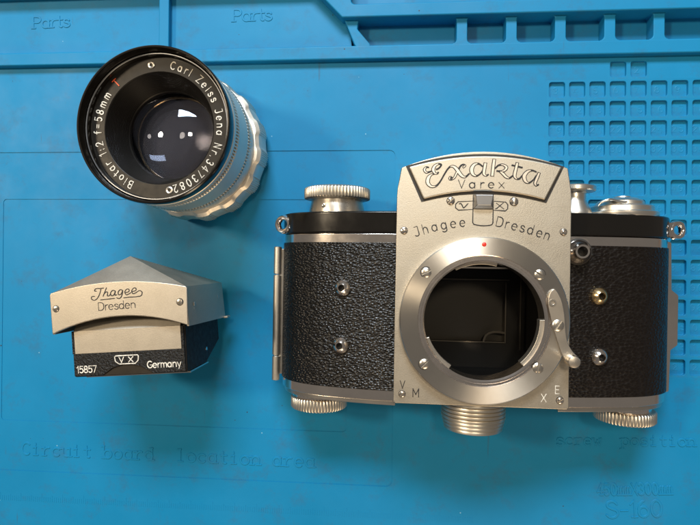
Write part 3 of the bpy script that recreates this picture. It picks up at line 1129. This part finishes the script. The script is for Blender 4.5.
# wind lever with counter disc
ZW = 20
wd_ = MB().lathe([(.02, 36), (12.6, 37.6), (12.9, 38.2), (12.9, 39.3), (12.5, 39.6), (11.4, 39.7), (11.2, 41.5), (10.7, 42.0), (.02, 42.1)], 80, 'y', (56.0, 0, ZW)).build('frame_counter', M_alu, K, sharp=30)
MB().lathe([(.02, 42.0), (7.4, 42.0), (7.7, 42.4), (7.6, 43.6), (7.0, 44.2), (5.0, 45.0), (4.4, 45.1), (4.2, 44.8), (3.2, 44.9), (3.0, 45.7), (.02, 45.8)], 64, 'y', (56.4, 0, ZW)).build('counter_cap', M_alu, K, sharp=30)
b = MB()
lv = [(-6, 3.8), (-3, 5.6), (3, 4.6), (6, 4), (10, 6), (11.3, 8), (10.6, 10.5), (8.6, 12.2), (5, 11.5), (0, 9.2), (-5, 7.5)]
lv = [(44.2, 41.2, 9), (45.4, 42.6, 9.5), (47.8, 43.5, 10), (50, 43.4, 9), (53, 42.9, 8), (58, 42.8, 7)]
loops = []
for (x, y, zz) in smooth(lv, 3):
    loops.append([(x, y - .45, ZW + zz - 4), (x, y + .45, ZW + zz - 4), (x, y + .45, ZW + zz), (x, y - .45, ZW + zz)])
b.loft(loops)
b.build('wind_lever', M_alu, K, bevel=.25)
# strap lugs
def lug(x, y, z, s):
    o = MB()
    n = 24
    o.lathe([(2.7 + 1.1 * cos(R(a)), 1.5 * sin(R(a))) for a in range(0, 361, 30)], 32)
    o.box(-s * 2.6 - 2.2 if s > 0 else 2.4, -2.4 if s > 0 else 4.6, -2.6, 2.6, -1.2, 1.2)
    return o.build('strap_lug', M_chrome, K, (x, y, z), rot=(0, R(18 * s), 0), sharp=30)


lug(-74.4, 33.5, 21, -1)
lug(76.4, 33.2, 20, 1)
# back hinge, left
for y0, y1 in ((13.5, 24.8), (-20.0, 13.2), (-30.4, -20.3)):
    MB().lathe([(.02, y0), (1.3, y0), (1.6, y0 + .3), (1.6, y1 - .3), (1.3, y1), (.02, y1)], 24, 'y', (-78.2, 0, 14)).build('hinge_barrel', M_knurl, K)
MB().box(-78, -74.5, -28, 24, 4, 13.2).build('hinge_leaf', M_steel, K, bevel=.3)
# back cover edge, right
MB().prism([(75, -30.6), (78.6, -30.0), (79.0, -13.6), (81.6, -11.6), (81.6, 8.2), (79.0, 10.2), (78.6, 29.0), (75, 29.6)], 3, 13).build('back_cover_edge', M_chrome, K, bevel=.7)

# underside
MB().lathe([(.02, -33), (10.8, -33), (10.8, -34.4), (9.9, -34.8)], 64, 'y', (-59.5, 0, 17.5)).build('knob_collar', M_chrome, K)


def under_knob(x, z, r, y0, y1, n):
    return MB().lathe([(.02, y0), (r - .6, y0), (r, y0 - .4), (r, y1 + .5), (r - .5, y1), (.02, y1)], n * 8, 'y', (x, 0, z),
                      rf=lambda a, k: (1 - .04 * (0.5 - 0.5 * cos(n * a)) ** 1.5) if 1 < k < 4 else 1).build('knurled_key', M_knurl, K, sharp=50)


under_knob(-59.5, 17.5, 11.4, -34.8, -39.4, 56)
MB().lathe([(.02, -33), (9.4, -33), (9.4, -36)], 64, 'y', (59.8, 0, 17)).build('knob_collar', M_chrome, K)
under_knob(59.8, 17, 11.2, -35.8, -40.2, 56)
prof = [(.02, -29), (11.5, -29)]
y = -30.0
for i in range(9):
    r = 11.7 if i < 6 else 11.7 - (i - 5) * .35
    prof += [(r, y), (r + .1, y - .3), (r + .1, y - 1.0), (r - .45, y - 1.15)]
    y -= 1.4
prof += [(9.4, y), (.02, y)]
MB().lathe(prof, 72, 'y', (0.3, 0, 28)).build('tripod_boss', M_knurl, K, sharp=30)

# ================================================================== LENS
lx, ly_ = -84.0, 48.7
Lr = empty('camera_lens', (lx, ly_, 0), 0, 'silver lens with black front ring and scalloped focus ring standing on the mat', 'lens')
MB().lathe([(21, 0), (22, .4), (22, 3.5), (26, 4), (26, 14)], 96, cap0=True).build('rear_mount', M_steel, Lr)
NL = 15


def lobes(a, k):
    base = 1 + .017 * math.tanh(2.2 * cos(NL * a + 2.2)) / math.tanh(2.2)
    if k in (2, 3, 4):
        tooth = .014 * (cos(NL * 16 * a) > 0) * (cos(NL * a + 2.2) > -.2)
        base -= tooth
    return base


MB().lathe([(27, 3), (29.4, 3.2), (30.2, 3.8), (30.2, 8), (30.0, 12), (29.4, 13.2), (28.0, 14.2), (26.8, 14.4)], NL * 64, rf=lobes).build('focus_ring', M_barrel, Lr, sharp=25)
MB().lathe([(27.2, 14.2), (27.4, 22.6)], 96).build('depth_scale_ring', M_barrel, Lr)
MB().lathe([(27.2, 22.4), (28.1, 22.7), (28.3, 23.2), (28.3, 25.4), (27.9, 26.0), (27.4, 26.1)], 140 * 6, rf=lambda a, k: 1 - .035 * (cos(140 * a) > 0) if 1 <= k <= 4 else 1).build('aperture_ring', M_barrel, Lr, sharp=40)
MB().lathe([(27.6, 26.0), (27.9, 26.4), (27.8, 37.9), (27.3, 38.4)], 96).build('barrel', M_barrel, Lr)
MB().lathe([(27.2, 38.2), (27.9, 38.5), (28.0, 39), (28.0, 41.2), (27.8, 41.8), (27.2, 42)], 150 * 6, rf=lambda a, k: 1 - .032 * (cos(150 * a) > 0) if 1 <= k <= 4 else 1).build('preset_ring', M_barrel, Lr, sharp=40)
MB().lathe([(27.3, 41.9), (27.9, 42.2), (27.9, 44.2), (27.5, 44.6)], 96).build('front_collar', M_barrel, Lr)
MB().lathe([(27.3, 44.5), (27.8, 44.8), (28.0, 46.5), (28.1, 49.2), (27.9, 49.8), (27.5, 50.1), (27.1, 50.0), (26.9, 49.6), (26.7, 46.6), (26.5, 46.3), (26.3, 46.8), (25.9, 46.9), (25.7, 46.6), (25.5, 44.6)], 128).build('filter_rim', M_black, Lr, sharp=30)
MB().lathe([(26.35, 46.7), (26.2, 47.0), (25.95, 47.0), (25.8, 46.75)], 128).build('rim_edge', M_slider, Lr)
NRZ = 44.8
nr = MB().lathe([(25.7, NRZ), (20.5, NRZ - .2), (20.2, NRZ - .4)], 128).build('name_ring', M_name, Lr, sharp=25)
prof = [(20.25, NRZ - .3)]
nst = 16
for i in range(nst):
    r0 = 20.1 - (20.1 - 16.9) * i / nst
    z0 = NRZ - .4 - 10.6 * i / nst
    z1 = NRZ - .4 - 10.6 * (i + 1) / nst
    prof += [(r0, z0 - .1), (r0 - .1, z1)]
prof += [(16.6, 33.4), (16.6, 20)]
MB().lathe(prof, 128).build('inner_cone', M_inner, Lr, sharp=20)


def lens_el(name, r, ztop, sag1, zbot, sag2, m):
    """A glass element: front dome of height sag1, rear surface bulging by sag2."""
    p = []
    for i in range(13):
        t = i / 12
        p.append((max(.01, r * t), ztop + sag1 * (1 - t * t)))
    for i in range(13):
        t = 1 - i / 12
        p.append((max(.01, r * t), zbot - sag2 * (1 - t * t)))
    return MB().lathe(p, 96).build(name, m, Lr, sharp=40)


lens_el('front_element', 16.5, 32.0, 4.5, 30.0, 0.6, M_glass)
lens_el('inner_element', 13.2, 24.5, 2.6, 21.5, -2.2, M_glass2)
lens_el('inner_element', 11.5, 13.0, -2.0, 9.0, 3.0, M_glass2)
MB().lathe([(16.55, 30.0), (15.4, 21), (13.3, 20.4), (12.2, 6)], 96).build('element_barrel', M_inner, Lr)
MB().lathe([(12.3, 6), (.02, 5.8)], 48).build('rear_disc', mat('veil_grey', (0.14, 0.12, 0.11), .6), Lr)  # brown-grey colour painted in for the veil of reflected ceiling in the glass
MB().lathe([(13.9, 25.0), (13.4, 25.2), (13.0, 24.7)], 96).build('retaining_ring', M_brass, Lr)
# iris blades
for i in range(10):
    a = 2 * pi * i / 10
    pts = [(12.2 * cos(a), 12.2 * sin(a)), (12.2 * cos(a + .7), 12.2 * sin(a + .7)), (9.6 * cos(a + .9), 9.6 * sin(a + .9)), (9.2 * cos(a + .3), 9.2 * sin(a + .3))]
    MB().prism(pts, 17.0 + i * .04, 17.03 + i * .04).build('iris_blade', M_matte, Lr)
zt = NRZ + .02
t = MB()
text_arc(t, 'Carl Zeiss Jena Nr.3473082', (0, 0), 21.6, 79, -76, 2.7, 0.35, zt - .12, 0.16, 0.92)
text_arc(t, 'Biotar 1:2 f=58mm', (0, 0), 21.6, 245, 145, 2.7, 0.35, zt - .12, 0.16, 0.92)
t.build('ring_lettering', M_white, nr)
t = MB()
text_arc(t, 'T', (0, 0), 21.7, 136, 131, 2.7, 0.55, zt - .12, 0.16)
t.build('red_letter', M_orange, nr)
for a in (97, -80):
    hh = MB().lathe([(1.3, -.1), (1.3, .2), (1.0, .32), (.62, .2), (.6, -.02)], 24).build('spanner_hole', M_alu, nr, (23.0 * cos(R(a)), 23.0 * sin(R(a)), zt - .1))
MB().box(-.2, .2, -.1, .15, 42.4, 44.2).build('index_mark', M_engrave, Lr, (27.95 * cos(R(246)), 27.95 * sin(R(246)), 0), rot=(0, 0, R(246 - 90)))

# ================================================================== PRISM FINDER
FR = R(3.6)
Fd = empty('prism_finder', (-96.4, -17.0, -0.5), FR, 'silver roofed prism finder with black lower front resting on its back', 'viewfinder')
ZF = 50.5
top = arc_pts(-24.6, 7.6, 25.0, 7.2, 3.0)
bot = arc_pts(25.0, -6.6, -25.0, -7.2, 4.9)
fo = [(-25.2, 6.9)] + top + [(25.4, 6.6)] + bot
face = MB().prism(fo[::-1], ZF - 1.2, ZF).build('hood_face', M_hood, Fd, bevel=.35)
# roof: one folded sheet, apex behind the face
ap = (0.6, 19.4, 40.5)
rr_, rl_ = (25.2, 7.0, 12), (-25.0, 7.2, 12)
b = MB()
tv = [(x, y - .1, ZF - .6) for x, y in top]
n = len(tv)
vs = tv + [ap, rr_, rl_]
fs = [[i, i + 1, n] for i in range(n - 1)] + [[n - 1, n + 1, n], [n + 1, n + 2, n], [n + 2, 0, n]]
b.add(vs, fs)
b.build('roof', M_hood, Fd, sharp=14)
# side skirts
b = MB()
b.loft([[(25.0, 7.2, ZF - .5), (25.2, -6.9, ZF - .5), (26.0, -7.7, 12), (25.3, 7.1, 12)],
        [(24.3, 6.6, ZF - .6), (24.4, -6.9, ZF - .6), (25.2, -7.7, 12), (24.6, 6.6, 12)]])
sk = b.build('side_skirt', M_hood, Fd, bevel=.15)
for y_, z_ in ((0.5, 44), (1.5, 18)):
    MB().lathe([(.02, .25), (.6, .2), (.8, -.1)], 16).build('rivet', M_steel, sk, (25.35, y_, z_), rot=(0, R(90), 0))
b = MB()
b.loft([[(-24.9, 7.3, ZF - .5), (-25.1, -7.3, ZF - .5), (-25.4, -7.7, 12), (-25.2, 7.2, 12)],
        [(-24.2, 6.6, ZF - .6), (-24.3, -7.3, ZF - .6), (-24.6, -7.7, 12), (-24.5, 6.6, 12)]])
b.build('side_skirt', M_hood, Fd, bevel=.15)
MB().box(25.4, 27.2, -8.0, -7.2, 9, 13).build('skirt_tab', M_hood, Fd, bevel=.2)
MB().box(-25.0, 25.0, -6.5, 7.0, 11, 13).build('back_plate', M_matte, Fd, bevel=.3)
# black lower block: side outline (v, height) swept across
ZB = 46.0
side = [(5, ZB - 6), (-3.2, ZB - 6), (-6.8, ZB - .4), (-23.7, ZB), (-23.7, 26), (-17, 10), (5, 10)]
bx = MB().loft([[(-20.3, v, z) for v, z in side], [(22.0, v, z) for v, z in side]]).build('prism_case', M_matte, Fd, bevel=.4)
MB().lathe([(.02, .2), (.7, .15), (.7, -.3)], 16).build('case_pin', M_chrome, bx, (22.1, -18.5, 26), rot=(0, R(90), 0))
# wrinkle painted front with an arched notch below
lowp = [(-20.0, -15.2), (-20.0, -23.3), (-9.5, -23.3), (-8.2, -22.6), (-5.5, -20.9), (-2, -20.0), (1.5, -20.0), (5, -20.8), (8.2, -22.4), (9.6, -23.3), (21.6, -23.3), (21.6, -6.9), (20.6, -6.9), (20.6, -15.2)]
wp = MB().prism(lowp, ZB - .3, ZB + .75).build('wrinkle_panel', M_wrinkle, Fd, bevel=.25)
MB().prism([(-20.2, -6.9), (-19.4, -6.9), (-19.4, -15.2), (-20.2, -15.2)][::-1], ZB - .3, ZB + .7).build('panel_edge', M_wrinkle, Fd)
MB().prism([(-9.6, -23.4), (9.8, -23.4), (9.8, -19.6), (-9.6, -19.6)], ZB - .2, ZB + .2).build('notch_plate', M_dim, Fd)
# silver sheet, bent under the hood
b = MB()
b.loft([[(-19.3, -15.1, ZB + .1), (20.5, -15.1, ZB + .1), (20.5, -15.1, ZB + .6), (-19.3, -15.1, ZB + .6)],
        [(-19.3, -6.9, ZB + .1), (20.5, -6.9, ZB + .1), (20.5, -6.9, ZB + .6), (-19.3, -6.9, ZB + .6)],
        [(-19.3, 1.5, ZB - 5.6), (20.5, 1.5, ZB - 5.6), (20.5, 1.5, ZB - 5.0), (-19.3, 1.5, ZB - 5.0)]])
b.build('silver_sheet', M_hood, Fd, sharp=20)
b = MB().box(-17.8, 21.9, -24.5, -23.9, 24, ZB - 3)
b.build('base_flange', M_steel, Fd, bevel=.1)
MB().prism(rrect(-15, 16, -16, 4, 3), 0, 10.2).build('eyepiece', M_matte, Fd, bevel=.6)
# lettering
zz = ZB + .74
t = MB()
text_line(t, '15857', (-19.0, -22.0), (-11.3, -22.0), 2.35, .36, zz, .08)
text_line(t, 'Germany', (7.5, -21.4), (20.2, -21.4), 2.35, .36, zz, .08)
t.build('white_lettering', M_white, wp)
t = MB()
ribbon(t, [(-4.0, -16.5), (4.2, -16.5), (4.5, -16.9), (4.3, -18.5), (3.2, -19.5), (-2.8, -19.5), (-4.2, -18.5), (-4.4, -16.9), (-4.0, -16.5)], .3, zz, .08)
glyph(t, 'V', (-2.8, -18.9), 0, 1.8, .46, zz, .08, 1.5)
glyph(t, 'X', (0.7, -18.9), 0, 1.8, .46, zz, .08, 1.5)
t.build('white_badge', M_white, wp)


def sj(x, y):
    px, py = 88 + x / 11.67, 282 + y / 11.67
    wx, wy = at(px, py, ZF - .5)
    wx, wy = wx + 96.4, wy + 17.0
    return wx * cos(FR) + wy * sin(FR), -wx * sin(FR) + wy * cos(FR)


t = MB()
for st in ([(98, 108), (78, 104), (84, 84), (112, 76), (150, 76), (182, 70)],
           [(152, 78), (140, 128), (112, 188), (74, 214), (42, 198), (46, 172), (78, 168)],
           [(216, 66), (198, 112), (176, 168)], [(186, 142), (212, 116), (230, 122), (226, 160), (248, 160), (262, 140)],
           [(318, 104), (288, 98), (264, 128), (274, 160), (302, 150), (320, 106), (314, 152), (336, 148)],
           [(404, 96), (376, 90), (352, 118), (360, 148), (388, 138), (406, 98), (394, 160), (368, 192), (334, 184)],
           [(436, 124), (476, 112), (478, 86), (452, 84), (430, 116), (446, 148), (476, 140), (500, 124)],
           [(514, 112), (556, 100), (560, 74), (534, 70), (510, 104), (526, 136), (560, 124), (600, 100), (632, 120), (618, 160), (560, 172), (480, 178), (416, 185)],
           [(148, 209), (230, 200), (312, 190)]):
    ribbon(t, [sj(*p) for p in smooth(st, 5)], .32, ZF, .05)
t.build('engraved_script', M_engrave, face)
t = MB()
text_line(t, 'Dresden', sj(120, 333), sj(566, 300), 2.75, .27, ZF, .05)
t.build('engraved_name', M_engrave, face)
screw(Fd, -23.0, 1.9, ZF - .05, 1.1, .4, M_steel, dome=.5)
screw(Fd, 22.6, 1.8, ZF - .05, 1.15, 1.0, M_steel, dome=.5)
